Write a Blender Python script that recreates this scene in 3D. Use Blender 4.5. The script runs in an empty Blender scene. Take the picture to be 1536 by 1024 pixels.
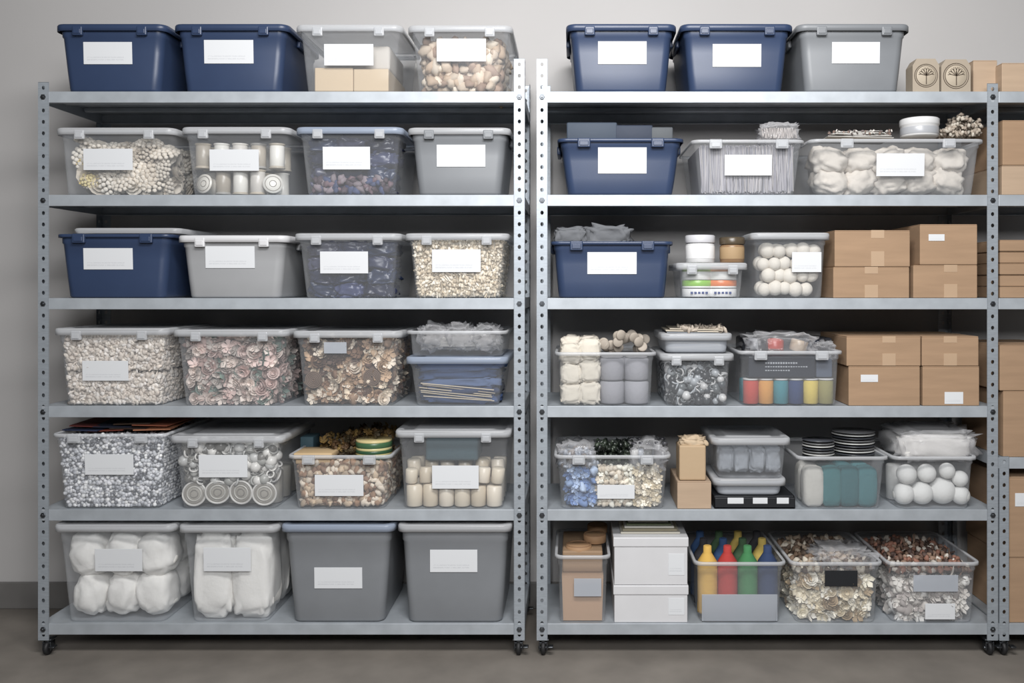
import bpy,bmesh,math,random
import numpy as np
from mathutils import Vector,Matrix,Euler,noise
random.seed(7)
S=400.;DC=3.35;CX=.23;CZ=1.3875
def X(px,y=0): return CX+(px-860)/(S*DC/(DC+y))
def Z(py,y=0): return CZ-(py-430)/(S*DC/(DC+y))
def lin(v):
    v/=255.
    return v/12.92 if v<=.04045 else ((v+.055)/1.055)**2.4
def C(r,g,b): return (lin(r),lin(g),lin(b))
U=random.uniform
sc=bpy.context.scene
# ---------------- materials
def newmat(name):
    m=bpy.data.materials.new(name);m.use_nodes=True
    nt=m.node_tree
    return m,nt,nt.nodes['Principled BSDF'],nt.nodes['Material Output']
def noise_node(nt,scale,detail=3,coord='Object',stretch=None):
    tc=nt.nodes.new('ShaderNodeTexCoord');n=nt.nodes.new('ShaderNodeTexNoise')
    n.inputs['Scale'].default_value=scale;n.inputs['Detail'].default_value=detail
    if stretch:
        mp=nt.nodes.new('ShaderNodeMapping');mp.inputs['Scale'].default_value=stretch
        nt.links.new(tc.outputs[coord],mp.inputs[0]);nt.links.new(mp.outputs[0],n.inputs['Vector'])
    else: nt.links.new(tc.outputs[coord],n.inputs['Vector'])
    return n
def bump(nt,p,scale,strength,dist=.002,detail=3):
    n=noise_node(nt,scale,detail);b=nt.nodes.new('ShaderNodeBump')
    b.inputs['Strength'].default_value=strength;b.inputs['Distance'].default_value=dist
    nt.links.new(n.outputs['Fac'],b.inputs['Height']);nt.links.new(b.outputs[0],p.inputs['Normal'])
def solid(name,col,rough=.5,metal=0,var=.08,vs=8,bs=0,bst=.2,stretch=None,spec=.5):
    m,nt,p,o=newmat(name)
    n=noise_node(nt,vs,4,stretch=stretch);r=nt.nodes.new('ShaderNodeValToRGB')
    r.color_ramp.elements[0].position=.3;r.color_ramp.elements[1].position=.7
    r.color_ramp.elements[0].color=(*[c*(1-var) for c in col],1);r.color_ramp.elements[1].color=(*[min(1,c*(1+var)) for c in col],1)
    nt.links.new(n.outputs['Fac'],r.inputs[0]);nt.links.new(r.outputs[0],p.inputs['Base Color'])
    p.inputs['Roughness'].default_value=rough;p.inputs['Metallic'].default_value=metal
    p.inputs['Specular IOR Level'].default_value=spec
    if bs: bump(nt,p,bs,bst)
    return m
def vmat(name,rough,metal=0,bs=60,bst=.3,dist=.002):
    m,nt,p,o=newmat(name)
    a=nt.nodes.new('ShaderNodeAttribute');a.attribute_name='Col'
    nt.links.new(a.outputs['Color'],p.inputs['Base Color'])
    p.inputs['Roughness'].default_value=rough;p.inputs['Metallic'].default_value=metal
    if bs: bump(nt,p,bs,bst,dist)
    return m
def clearmat(name,tint,base,fac,edge,rough=.25):
    m,nt,p,o=newmat(name)
    p.inputs['Base Color'].default_value=(*base,1);p.inputs['Roughness'].default_value=rough
    t=nt.nodes.new('ShaderNodeBsdfTransparent');t.inputs[0].default_value=(*tint,1)
    lw=nt.nodes.new('ShaderNodeLayerWeight');lw.inputs[0].default_value=.4
    ma=nt.nodes.new('ShaderNodeMath');ma.operation='MULTIPLY_ADD';ma.inputs[1].default_value=edge;ma.inputs[2].default_value=fac
    ma.use_clamp=True
    mx=nt.nodes.new('ShaderNodeMixShader')
    nt.links.new(lw.outputs['Facing'],ma.inputs[0]);nt.links.new(ma.outputs[0],mx.inputs[0])
    nt.links.new(t.outputs[0],mx.inputs[1]);nt.links.new(p.outputs[0],mx.inputs[2]);nt.links.new(mx.outputs[0],o.inputs[0])
    return m
M={}
M['navy']=solid('navy_plastic',C(49,63,91),.38,var=.05,bs=300,bst=.05)
M['grey']=solid('grey_plastic',C(122,125,129),.42,var=.04,bs=300,bst=.05)
M['lgrey']=solid('light_grey_plastic',C(152,153,155),.45,var=.04,bs=300,bst=.05)
M['white']=solid('white_plastic',C(205,205,207),.4,var=.03)
M['clear']=clearmat('clear_plastic',(.97,.975,.98),(.64,.66,.69),.12,.30,.16)
M['clearblue']=clearmat('blue_clear_plastic',(.72,.82,.95),(.35,.45,.62),.25,.4)
M['rim']=clearmat('clear_plastic_rim',(.9,.92,.94),(.66,.67,.69),.5,.35)
M['rimblue']=clearmat('blue_plastic_rim',(.78,.84,.94),(.40,.46,.57),.6,.3)
M['frost']=clearmat('frosted_plastic',(.85,.88,.92),(.54,.57,.62),.6,.3)
M['film']=clearmat('plastic_film',(.95,.95,.96),(.72,.72,.74),.15,.6,.1)
M['steel']=solid('galvanised_steel',C(160,167,174),.45,.35,var=.1,vs=30,stretch=(1,1,6))
M['deck']=solid('galvanised_deck',C(172,178,184),.5,.3,var=.1,vs=14)
M['bolt']=solid('bolt_steel',C(95,98,102),.35,.9)
M['rubber']=solid('black_rubber',C(28,28,30),.6)
M['kraft']=solid('kraft_cardboard',C(160,133,108),.85,var=.07,vs=5,stretch=(1,1,8),bs=120,bst=.1,spec=.2)
M['kraft2']=solid('pale_kraft_cardboard',C(176,154,132),.85,var=.06,vs=5,stretch=(1,1,8),spec=.2)
M['tape']=solid('packing_tape',C(180,154,128),.35,var=.04)
M['black']=solid('black_plastic',C(32,34,38),.4)
M['vm']=vmat('mixed_pieces',.7)
M['vc']=vmat('mixed_cloth',.9,0,70,.45,.003)
M['vs']=vmat('mixed_glossy',.3,0,0)
# label paper
def labelmat():
    m,nt,p,o=newmat('label_paper')
    tc=nt.nodes.new('ShaderNodeTexCoord');sp=nt.nodes.new('ShaderNodeSeparateXYZ');nt.links.new(tc.outputs['Generated'],sp.inputs[0])
    def band(sock,c,h):
        a=nt.nodes.new('ShaderNodeMath');a.operation='SUBTRACT';a.inputs[1].default_value=c;nt.links.new(sock,a.inputs[0])
        b=nt.nodes.new('ShaderNodeMath');b.operation='ABSOLUTE';nt.links.new(a.outputs[0],b.inputs[0])
        d=nt.nodes.new('ShaderNodeMath');d.operation='LESS_THAN';d.inputs[1].default_value=h;nt.links.new(b.outputs[0],d.inputs[0]);return d.outputs[0]
    def op(k,a,b):
        d=nt.nodes.new('ShaderNodeMath');d.operation=k
        for i,s in enumerate((a,b)):
            if isinstance(s,float): d.inputs[i].default_value=s
            else: nt.links.new(s,d.inputs[i])
        return d.outputs[0]
    z=op('MAXIMUM',band(sp.outputs['Z'],.2,.03),band(sp.outputs['Z'],.31,.025))
    n=nt.nodes.new('ShaderNodeTexNoise');n.inputs['Scale'].default_value=1;n.inputs['Detail'].default_value=2
    mp=nt.nodes.new('ShaderNodeMapping');mp.inputs['Scale'].default_value=(38,1,14);nt.links.new(tc.outputs['Generated'],mp.inputs[0]);nt.links.new(mp.outputs[0],n.inputs['Vector'])
    t=op('MULTIPLY',op('MULTIPLY',z,band(sp.outputs['X'],.45,.38)),op('GREATER_THAN',n.outputs['Fac'],.45))
    t=op('MULTIPLY',t,.22)
    mx=nt.nodes.new('ShaderNodeMix');mx.data_type='RGBA'
    nt.links.new(t,mx.inputs[0]);mx.inputs[6].default_value=(.66,.675,.695,1);mx.inputs[7].default_value=(.3,.31,.34,1)
    nt.links.new(mx.outputs[2],p.inputs['Base Color']);p.inputs['Roughness'].default_value=.7
    p.inputs['Specular IOR Level'].default_value=.25
    return m
M['label']=labelmat()
# ---------------- mesh builder
class MB:
    def __init__(s): s.v=[];s.f=[];s.c=[];s.n=0;s.sm=[]
    def add(s,tpl,M4=None,col=(.5,.5,.5),sm=True):
        v,f=tpl
        if M4 is not None:
            A=np.array(M4);v=v@A[:3,:3].T+A[:3,3]
        s.v.append(v);k=s.n
        s.f.extend([tuple(i+k for i in q) for q in f]);s.c.extend([col]*len(f));s.sm.extend([sm]*len(f));s.n+=len(v)
        return s
    def build(s,name,mat,G=None,sharp=False):
        me=bpy.data.meshes.new(name);V=np.concatenate(s.v)
        me.from_pydata(V.tolist(),[],s.f)
        a=me.color_attributes.new('Col','FLOAT_COLOR','CORNER')
        cs=[]
        for f,c in zip(s.f,s.c): cs.extend([c[0],c[1],c[2],1.]*len(f))
        a.data.foreach_set('color',cs)
        me.polygons.foreach_set('use_smooth',s.sm)
        me.materials.append(mat)
        o=bpy.data.objects.new(name,me);sc.collection.objects.link(o)
        if G is not None:
            o.parent=G;o.matrix_parent_inverse=Matrix.Translation(-Vector(G.location))
        return o
def group(name,loc):
    e=bpy.data.objects.new(name,None);e.empty_display_size=.05;e.location=loc;sc.collection.objects.link(e);return e
def tpl_of(bm):
    bm.verts.ensure_lookup_table()
    r=(np.array([v.co[:] for v in bm.verts]),[tuple(v.index for v in f.verts) for f in bm.faces]);bm.free();return r
def ico(n):
    bm=bmesh.new();bmesh.ops.create_icosphere(bm,subdivisions=n,radius=.5);bm.verts.index_update();return tpl_of(bm)
ICO={n:ico(n) for n in (1,2,3,4)}
def rb(x0,x1,y0,y1,z0,z1,b=.003,seg=2):
    bm=bmesh.new();bmesh.ops.create_cube(bm,size=1)
    for v in bm.verts: v.co=Vector(((x0+x1)/2+v.co.x*(x1-x0),(y0+y1)/2+v.co.y*(y1-y0),(z0+z1)/2+v.co.z*(z1-z0)))
    b=min(b,.45*min(x1-x0,y1-y0,z1-z0))
    bmesh.ops.bevel(bm,geom=bm.edges[:],offset=b,segments=seg,profile=.5,affect='EDGES')
    bm.verts.index_update();return tpl_of(bm)
cubeT=(np.array([(x,y,z) for x in(-.5,.5) for y in(-.5,.5) for z in(-.5,.5)]),[(0,1,3,2),(4,6,7,5),(0,4,5,1),(2,3,7,6),(0,2,6,4),(1,5,7,3)])
def rocks():
    out=[]
    for k in range(5):
        v,f=ICO[2];v=v.copy()
        for i in range(len(v)): v[i]*=1+.55*noise.noise(Vector(v[i])*3+Vector((k*7,0,0)))
        v=v*np.array([1,U(.6,.9),U(.55,.85)]);out.append((v,f))
    return out
ROCK=rocks()
def flower(np_=5,cup=.25):
    v=[(0,0,.06)];f=[]
    for i in range(np_):
        a=2*math.pi*i/np_;w=math.pi/np_*.95
        def P(r,da,z): return (r*math.cos(a+da),r*math.sin(a+da),z)
        k=len(v);v+=[P(.18,-w,.05),P(.42,-w*.85,cup*.6),P(.52,0,cup),P(.42,w*.85,cup*.6),P(.18,w,.05),P(.3,0,.0)]
        f+=[(0,k,k+5),(k,k+1,k+5),(k+1,k+2,k+5),(k+2,k+3,k+5),(k+3,k+4,k+5),(k+4,0,k+5)]
    n=len(v);b=ICO[1];v=np.array(v)
    v=np.concatenate([v,b[0]*.22+np.array([0,0,.08])]);f+=[tuple(i+n for i in q) for q in b[1]]
    return (v,f)
FLOW=[flower(5,.25),flower(6,.12),flower(5,.4)]
def rose():
    v=[];f=[]
    for L,(r,h,n) in enumerate([(.5,.12,6),(.36,.22,5),(.22,.3,4)]):
        for i in range(n):
            a=2*math.pi*i/n+L*.5;w=math.pi/n*1.2
            k=len(v)
            for (rr,zz) in((.05,0),(r*.8,h*.5),(r,h)):
                for da in(-w,0,w): v.append((rr*math.cos(a+da),rr*math.sin(a+da),zz+(.04 if da==0 else 0)))
            for q in range(2):
                for s in range(2):
                    b=k+q*3+s;f.append((b,b+1,b+4,b+3))
    return (np.array(v),f)
ROSE=rose()
def rosette():
    v=[];f=[];b=ICO[2]
    for r,n,s,z in((0,1,.22,.14),(.19,7,.18,.10),(.36,11,.18,.05),(.48,15,.16,-.02)):
        for i in range(n):
            a=2*math.pi*i/n;k=len(v);v+=[tuple(p*s*U(.9,1.2)+np.array([r*math.cos(a),r*math.sin(a),z+U(-.02,.02)])) for p in b[0]];f+=[tuple(j+k for j in q) for q in b[1]]
    return (np.array(v),f)
ROST=rosette()
FACE={id(t) for t in FLOW+[ROSE,ROST]}
def revolve(prof,n=20):
    v=[];f=[]
    for r,z in prof:
        for i in range(n):
            a=2*math.pi*i/n;v.append((r*math.cos(a),r*math.sin(a),z))
    m=len(prof)
    for j in range(m-1):
        for i in range(n):
            a=j*n+i;b=j*n+(i+1)%n;f.append((a,b,b+n,a+n))
    f.append(tuple(reversed(range(n))));f.append(tuple((m-1)*n+i for i in range(n)))
    return (np.array(v),f)
def torus(R,r,n=20,m=8):
    v=[];f=[]
    for i in range(n):
        a=2*math.pi*i/n
        for j in range(m):
            b=2*math.pi*j/m;v.append(((R+r*math.cos(b))*math.cos(a),(R+r*math.cos(b))*math.sin(a),r*math.sin(b)))
    for i in range(n):
        for j in range(m): f.append((i*m+j,((i+1)%n)*m+j,((i+1)%n)*m+(j+1)%m,i*m+(j+1)%m))
    return (np.array(v),f)
TOR=torus(.4,.1,14,6)
def cyl(r,h,b=.003,n=20): return revolve([(r*.02,0),(r-b,0),(r,b),(r,h-b),(r-b,h),(r*.02,h)],n)
T=Matrix.Translation
def TR(loc,rot=(0,0,0),s=(1,1,1)):
    if not hasattr(s,'__len__'): s=(s,s,s)
    return T(Vector(loc))@Euler(rot).to_matrix().to_4x4()@Matrix.Diagonal((*s,1))
def RND(): return (U(0,6.28),U(0,6.28),U(0,6.28))
def jit(c,a=.12):
    k=1+U(-a,a);return tuple(max(0,min(1,x*k)) for x in c)
def blob(mb,c,s,col,wr=.12,fr=3,e=.65,seed=None,rot=(0,0,0),n=4):
    v,f=ICO[n];sd=Vector((U(0,50),U(0,50),U(0,50)));o=np.empty_like(v)
    for i,p in enumerate(v):
        d=[math.copysign(abs(2*a)**e,a)*.5 for a in p]
        k=1+wr*(abs(noise.noise(Vector(p)*fr*2+sd))*2-.5)+wr*.5*noise.noise(Vector(p)*fr*5+sd)
        o[i]=[a*k for a in d]
    mb.add((o,f),TR(c,rot,s),col)
# ---------------- bins
def rr(hw,hd,r,n=5):
    pts=[]
    for cx,cy,a0 in((hw-r,hd-r,0),(-hw+r,hd-r,90),(-hw+r,-hd+r,180),(hw-r,-hd+r,270)):
        for i in range(n+1):
            a=math.radians(a0+90*i/n);pts.append((cx+r*math.cos(a),cy+r*math.sin(a)))
    return pts
def loft(rings,xc,yc,cap0=True,cap1=False):
    v=[];f=[];n=None
    for z,hw,hd,r in rings:
        p=rr(hw,hd,r);n=len(p);v+=[(xc+a,yc+b,z) for a,b in p]
    for j in range(len(rings)-1):
        for i in range(n):
            a=j*n+i;b=j*n+(i+1)%n;f.append((a,b,b+n,a+n))
    if cap0:f.append(tuple(reversed(range(n))))
    if cap1:f.append(tuple((len(rings)-1)*n+i for i in range(n)))
    return (np.array(v),f)
class Reg:pass
SY=[137,292,447,609,764,935];SZ=[Z(p)for p in SY]
def add_label(G,x0,y0,x1,y1,yfun,ang=0,mat='label',name='label'):
    a,b=X(x0),X(x1);t,u=Z(y0),Z(y1);zc=(t+u)/2;y=yfun(zc)
    mb=MB();tp=rb(-(b-a)/2,(b-a)/2,-.0006,.0006,-(t-u)/2,(t-u)/2,.0004,1)
    mb.add(tp,TR(((a+b)/2,y,zc),(ang,0,0)),(.8,.8,.8),False);return mb.build(name,M[mat],G)
def make_bin(name,x0,x1,yt,base,kind='clear',lid=None,label=(),clips=True,contents=None,depth=.43,ins=9,y0=-.012,rimc=None,seat=0):
    xa,xb=X(x0),X(x1);zb=base+.001;zt=Z(yt);W=(xb-xa)/2
    if lid: zt-=.010;W-=.003
    H=zt-zb;xc=(xa+xb)/2;hd=depth/2;yc=y0+hd;i=ins/S
    G=group(name,(xc,yc,zb))
    wt,dt=W-.012,hd-.011;wb,db=wt-i,dt-i*.5;r=min(.03,wb*.3)
    def L(t): return (zb+t*H,wb+(wt-wb)*t,db+(dt-db)*t,r)
    rings=[(zb,wb-.008,db-.008,r-.006),(zb+.0025,wb-.002,db-.002,r),(zb+.009,wb,db,r),L(.3),L(.6),L(.84)]
    a=L(.86);rings+=[(a[0],a[1]+.003,a[2]+.003,r),(zt-.003,wt+.001,dt+.001,r)]
    body=MB().add(loft(rings,xc,yc),None);body.build('tub',M[kind],G)
    rim=MB().add(loft([(zt-.003,wt+.001,dt+.001,r),(zt,wt+.003,dt+.003,r),(zt,W-.002,hd-.002,r+.004),(zt-.003,W,hd,r+.005),(zt-.013,W,hd,r+.005),(zt-.013,W-.003,hd-.003,r+.004)],xc,yc,False))
    rm=rimc or {'clear':'rim','clearblue':'rimblue'}.get(kind,kind)
    rim.build('rim',M[rm],G)
    if clips:
        k=MB();ww=.019 if lid else .024
        for t in(-.58,.58):
            cx=xc+t*W
            k.add(rb(cx-ww,cx+ww,y0-.006,y0+.008,zt-.034,zt+.001,.004),sm=False)
            k.add(rb(cx-ww*.7,cx+ww*.7,y0-.009,y0-.004,zt-.028,zt-.010,.002),sm=False)
        k.build('clips',M[lid if lid and lid in M and lid!='clear' else rm],G)
    if kind in('navy','grey','lgrey'):
        k=MB()
        for sgn in(-1,1):
            cx=xc+sgn*(W-.004)
            k.add(rb(cx-.007,cx+.007,yc-.07,yc+.07,zt-.04,zt-.008,.004))
        k.build('side_handles',M[kind],G)
    if lid:
        lm={'clear':'rim','blue':'rimblue'}.get(lid,lid)
        W2=W+.003;h2=hd+.003
        l=MB().add(loft([(zt-.016,W2-.002,h2-.002,r+.005),(zt-.016,W2,h2,r+.006),(zt+.004,W2,h2,r+.006),(zt+.009,W2-.003,h2-.003,r+.004),(zt+.010,W2-.007,h2-.007,r),(zt+.010,W2-.022,h2-.022,r-.004),(zt+.004,W2-.028,h2-.028,r-.006),(zt+.004,W2-.06,h2-.06,r-.006),(zt+.007,W2-.064,h2-.064,r-.008)],xc,yc,False,True))
        l.build('lid',M[lm],G)
    R=Reg();R.xc=xc;R.yc=yc;R.z0=zb+.004;R.z1=zt;R.G=G
    R.hw=lambda z:wb+(wt-wb)*max(0,min(1,(z-zb)/H))-.004
    R.yf=lambda z:yc-(db+(dt-db)*max(0,min(1,(z-zb)/H)))+.004
    R.yb=yc+db-.006;R.ang=math.atan((dt-db)/H)
    for q in label: add_label(G,*q[:4],lambda z:R.yf(z)-.0065,R.ang,*(q[4:] or()))
    if contents: contents(R)
    return R
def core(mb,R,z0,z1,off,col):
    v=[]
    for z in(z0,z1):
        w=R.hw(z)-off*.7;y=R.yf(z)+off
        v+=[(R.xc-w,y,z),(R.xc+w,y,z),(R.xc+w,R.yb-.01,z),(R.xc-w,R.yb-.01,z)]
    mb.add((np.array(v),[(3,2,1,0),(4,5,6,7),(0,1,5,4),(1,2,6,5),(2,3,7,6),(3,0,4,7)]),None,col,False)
def bright(c,k=1.15): return tuple(min(.9,x*k) for x in c)
def scatter(R,s,tp,cols,top,zlo=None,layers=2,size=(.9,1.4),mat='vm',nm='contents',xr=(0,1),dome=0,rowtop=True,flatten=1,smooth=True,pack=.72,docore=True,jx=.35,sides=True):
    mb=MB();z0=(R.z0 if zlo is None else zlo);zt=top
    cols=[bright(c) for c in cols]
    nz=max(1,int((zt-z0)/(s*pack)));w0=R.hw((z0+zt)/2)*2
    nx=max(2,int(w0*(xr[1]-xr[0])/(s*pack)))
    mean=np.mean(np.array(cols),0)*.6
    def put(x,y,z,up=0):
        k=s*U(*size);col=jit(random.choice(cols),.16);t=random.choice(tp)
        if id(t) in FACE:
            if up==1: e=Euler((U(-.5,.5),U(-.3,.3),U(-.7,.7)))
            elif up==0: e=Euler((math.pi/2+U(-.7,.7),U(-.3,.3),U(-.7,.7)))
            else: e=Euler((math.pi/2+U(-.5,.5),U(-.3,.3),up+U(-.5,.5)))
            Mx=T(Vector((x,y,z)))@e.to_matrix().to_4x4()@Euler((0,0,U(0,6.28))).to_matrix().to_4x4()@Matrix.Diagonal((k,k,k,1))
        else: Mx=TR((x,y,z),RND(),(k,k,k*flatten))
        mb.add(t,Mx,col,smooth)
    for l in range(layers):
        for k in range(nz):
            z=z0+s*.5+(k+U(-.25,.25))*(zt-z0-s*.5)/nz
            for i in range(nx):
                t=(i+.5+U(-jx,jx)+(.5 if (k+l)%2 else 0))/(nx+.5);t=xr[0]+t*(xr[1]-xr[0])
                w=R.hw(z)-s*.5
                zz=z+U(-jx,jx)*s*.6+ dome*math.sin(math.pi*t)*(k/nz)
                put(R.xc-w+2*w*t,R.yf(z)+s*.55+l*s*.6+U(0,.2)*s,max(zz,z0+s*.45))
    if sides and xr==(0,1) and docore:
        for sg in(-1,1):
            for k in range(nz):
                z=z0+s*.5+(k+U(-.25,.25))*(zt-z0-s*.5)/nz
                ny=int((R.yb-R.yf(z))/(s*.8))
                for j in range(2,ny): put(R.xc+sg*(R.hw(z)-s*.55),R.yf(z)+(j+U(-.3,.3))*(R.yb-R.yf(z)-s*.5)/ny,z+U(-.3,.3)*s*.5,sg*1.57)
    if rowtop:
        ny=min(9,int((R.yb-R.yf(zt))/(s*.9)))
        for j in range(layers,ny+layers):
            for i in range(nx):
                t=xr[0]+(i+U(.2,.8))/nx*(xr[1]-xr[0]);w=R.hw(zt)-s*.5
                put(R.xc-w+2*w*t,R.yf(zt)+s*.5+(R.yb-R.yf(zt)-s)*(j-layers+.5)/ny,zt-s*.3+U(-.2,.35)*s+dome*math.sin(math.pi*t),1)
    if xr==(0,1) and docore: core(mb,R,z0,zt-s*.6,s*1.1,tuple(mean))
    return mb.build(nm,M[mat],R.G)
# palettes
CREAM=[C(222,212,196),C(206,196,180),C(232,226,214),C(190,178,160)]
BROWN=[C(110,84,66),C(176,150,124),C(208,194,174),C(84,64,54),C(146,120,98),C(218,206,190)]
PINK=[C(202,182,176),C(184,162,156),C(214,202,194),C(144,122,116),C(168,160,154),C(122,138,130),C(206,192,184)]
NAVY=[C(42,52,78),C(54,60,90),C(34,38,60),C(70,72,94)]
# ---------------- racks
def post(mb,x,side,y,back,z0,z1,w=.04,hole=.0066):
    def cells(fn,flip):
        v=[];f=[];n=int((z1-z0)/.0425);h=(z1-z0)/n
        for k in range(n):
            zc=z0+(k+.5)*h;b=len(v)
            outer=[(-w/2,-h/2),(0,-h/2),(w/2,-h/2),(w/2,0),(w/2,h/2),(0,h/2),(-w/2,h/2),(-w/2,0)]
            for (u,q) in outer:
                v.append(fn(u,zc+q))
            for i in range(8):
                a=math.radians(225+45*i);v.append(fn(hole*math.cos(a),zc+hole*1.2*math.sin(a)))
            for i in range(8):
                j=(i+1)%8;q=(b+i,b+j,b+8+j,b+8+i);f.append(q if not flip else q[::-1])
        return(np.array(v),f)
    yy=1 if not back else -1
    xc=x+side*w/2
    for t in(0,.0022): mb.add(cells(lambda u,z:(xc+u,y+yy*t,z),False),sm=False)
    for t in(0,.0022): mb.add(cells(lambda u,z:(x+side*t,y+yy*(w/2+u),z),False),sm=False)
    mb.add(rb(x+side*w-.0008,x+side*w+.0008,min(y,y+yy*.0022),max(y,y+yy*.0022),z0,z1,.0003,1),sm=False)
    mb.add(rb(min(x,x+side*w),max(x,x+side*w),min(y,y+yy*.0022),max(y,y+yy*.0022),z1-.0015,z1,.0003,1),sm=False)
def shelf_mesh(mb,xa,xb,z,dep,h=.042):
    mb.add(rb(xa,xb,.002,dep-.002,z-.002,z,.0008,1),sm=False)
    for ya,yb,s in((.001,.0045,1),(dep-.0045,dep-.001,-1)):
        mb.add(rb(xa,xb,ya,yb,z-h,z,.0014),sm=False)
    mb.add(rb(xa,xb,.0045,.02,z-h,z-h+.0025,.0008,1),sm=False)
    mb.add(rb(xa,xb,dep-.02,dep-.0045,z-h,z-h+.0025,.0008,1),sm=False)
    for a,b in((xa,xa+.003),(xb-.003,xb)): mb.add(rb(a,b,.005,dep-.005,z-h,z,.001,1),sm=False)
    for yy in(.15,.3): mb.add(rb(xa+.01,xb-.01,yy-.012,yy+.012,z-.02,z-.002,.004,1),sm=False)
RD=.45
def caster(G,x,y):
    a=MB();a.add(rb(x-.022,x+.022,y-.02,y+.022,.058,.064,.002));a.add(cyl(.012,.012),TR((x,y,.047)))
    for s in(-1,1): a.add(rb(x+s*.014-.002,x+s*.014+.002,y-.012,y+.02,.018,.052,.0015))
    a.add(rb(x-.016,x+.016,y-.012,y+.02,.044,.05,.002))
    a.add(cyl(.006,.038,.001,12),TR((x-.019,y,.026),(0,math.pi/2,0)));a.add(rb(x+.018,x+.038,y-.03,y-.005,.034,.04,.002));a.build('caster_bracket',M['bolt'],G)
    w=MB();w.add(revolve([(.004,0),(.02,0),(.0255,.003),(.0265,.009),(.0255,.015),(.02,.018),(.004,.018)],24),TR((x-.009,y,.0265),(0,math.pi/2,0)));w.build('caster_wheel',M['rubber'],G)
def rack(xa,xb,tl,tr,dep=RD,zs=SZ):
    G=group('steel_shelving_rack',((xa+xb)/2,dep/2,0))
    for nm,x,s,zt in(('post_l',xa,1,tl),('post_r',xb,-1,tr)):
        for y,b in((0,0),(dep,1)):
            mb=MB();post(mb,x,s,y,b,.062,zt);mb.build(nm+('_back' if b else '_front'),M['steel'],G)
    for i,z in enumerate(zs):
        mb=MB();shelf_mesh(mb,xa+.003,xb-.003,z,dep);mb.build('shelf_%d'%(i+1),M['deck'],G)
    bo=MB()
    for z in zs:
        for x in(xa+.02,xb-.02):
            for dz in(-.021,):
                bo.add(cyl(.0105,.005,.0015,6),TR((x,0,z+dz),(math.pi/2,0,0)),sm=False)
                bo.add(cyl(.005,.009,.001,10),TR((x,0,z+dz),(math.pi/2,0,0)),sm=False)
    bo.build('bolts',M['bolt'],G)
    for x in(xa+.024,xb-.024):
        for y in(.024,dep-.024): caster(G,x,y)
    return G
rack(X(57),X(787),Z(123),Z(88))
rack(X(805),X(1497),Z(88),Z(125))
G=group('steel_shelving_rack',(X(1497)+.4,RD/2,0))
xe=X(1497)+.9
for i,z in enumerate(SZ[:3]+[Z(686)]+[SZ[5]]):
    mb=MB();shelf_mesh(mb,X(1498)+.001,xe,z,RD);mb.build('shelf_%d'%(i+1),M['deck'],G)
for x,s,z1,nm in((X(1498.5)+.001,1,Z(684),'post_l'),(xe+.003,-1,Z(88),'post_r')):
    for y,b in((-.0025,0),(RD+.0025,1)):
        mb=MB();post(mb,x,s,y,b,.062,z1,.035);mb.build(nm+('_back' if b else '_front'),M['steel'],G)
for x in(X(1499)+.024,xe-.02):
    for y in(.024,RD-.024): caster(G,x,y)
# ---------------- content functions
def cylrow(mb,R,n,r,h,z,cols,yoff=0,xr=(0,1),b=.004,tilt=.0):
    for i in range(n):
        w=R.hw(z)-r;t=(i)/(n-1);x=R.xc-w+2*w*t
        mb.add(cyl(r*U(.92,1),h*U(.9,1),b),TR((x,R.yf(z)+r+.003+yoff,z),(U(-tilt,tilt),U(-tilt,tilt),0)),jit(cols[i%len(cols)],.05))
def c_wood(R):
    mb=MB();w=R.hw(R.z0)-.004
    zt=Z(99)
    for k in range(2):
        a=R.xc-w+.02+k*(2*w-.03)*.52;mb.add(rb(a,a+(2*w-.03)*(.515 if k==0 else .47),R.yf(R.z0)+.01,R.yb-.03,R.z0,zt-.004*k,.004),None,jit(C(196,176,148),.05),False)
    mb.add(rb(R.xc-w*.7,R.xc+w*.9,R.yf(zt)+.05,R.yb-.05,zt,Z(62),.01),None,C(186,180,172))
    mb.build('wood_blocks',M['vm'],R.G)
def c_rocks(R): scatter(R,.046,ROCK,[C(184,168,150),C(162,142,122),C(198,186,170),C(140,118,102)],Z(58),nm='wood_chips',size=(.8,1.5))
def c_rosette(R):
    scatter(R,.085,[ROST,ROST,ROSE],[C(214,206,194),C(204,196,184),C(222,216,206),C(196,186,172)],Z(210),nm='crochet_rosettes',mat='vm',size=(.9,1.25),pack=.62,layers=2)
    scatter(R,.07,[ROST],[C(222,200,128),C(214,200,150)],Z(218),zlo=Z(278),layers=1,xr=(0,.22),rowtop=False,nm='yellow_rosettes',mat='vm',size=(.8,1))
SPOOLP=lambda r,h:revolve([(r*.1,0),(r,0),(r,.004),(r*.9,.006),(r*.9,h-.006),(r,h-.004),(r,h),(r*.1,h)],24)
def c_spools(R):
    mb=MB()
    for row,z in((0,R.z0),(1,R.z0+.098)):
        for i in range(5):
            w=R.hw(z)-.034;x=R.xc-w+2*w*i/4;col=[C(220,216,208),C(186,176,160),C(160,158,154),C(226,224,218),C(180,172,158)][(i*2+row)%5]
            if row==0 and i in(0,4):
                Mx=TR((x,R.yf(z)+.012,z+.04),(-math.pi/2-.15,0,.35*(i-2)/2));mb.add(SPOOLP(.037,.07),Mx,col)
                for q in(.012,.028): mb.add(torus(q,.0016,20,5),Mx,C(140,136,128))
            else:
                mb.add(SPOOLP(.03,.094),TR((x,R.yf(z)+.037,z),(0,0,0)),col)
                mb.add(cyl(.0275,.08,.002,24),TR((x,R.yf(z)+.037,z+.007)),jit([C(206,202,196),C(168,160,148),C(230,228,222)][(i+row)%3],.1))
            mb.add(SPOOLP(.03,.09),TR((x,R.yf(z)+.115,z)),jit(col))
    core(mb,R,R.z0,R.z0+.17,.16,C(120,118,114));mb.build('ribbon_spools',M['vs'],R.G)
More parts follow.
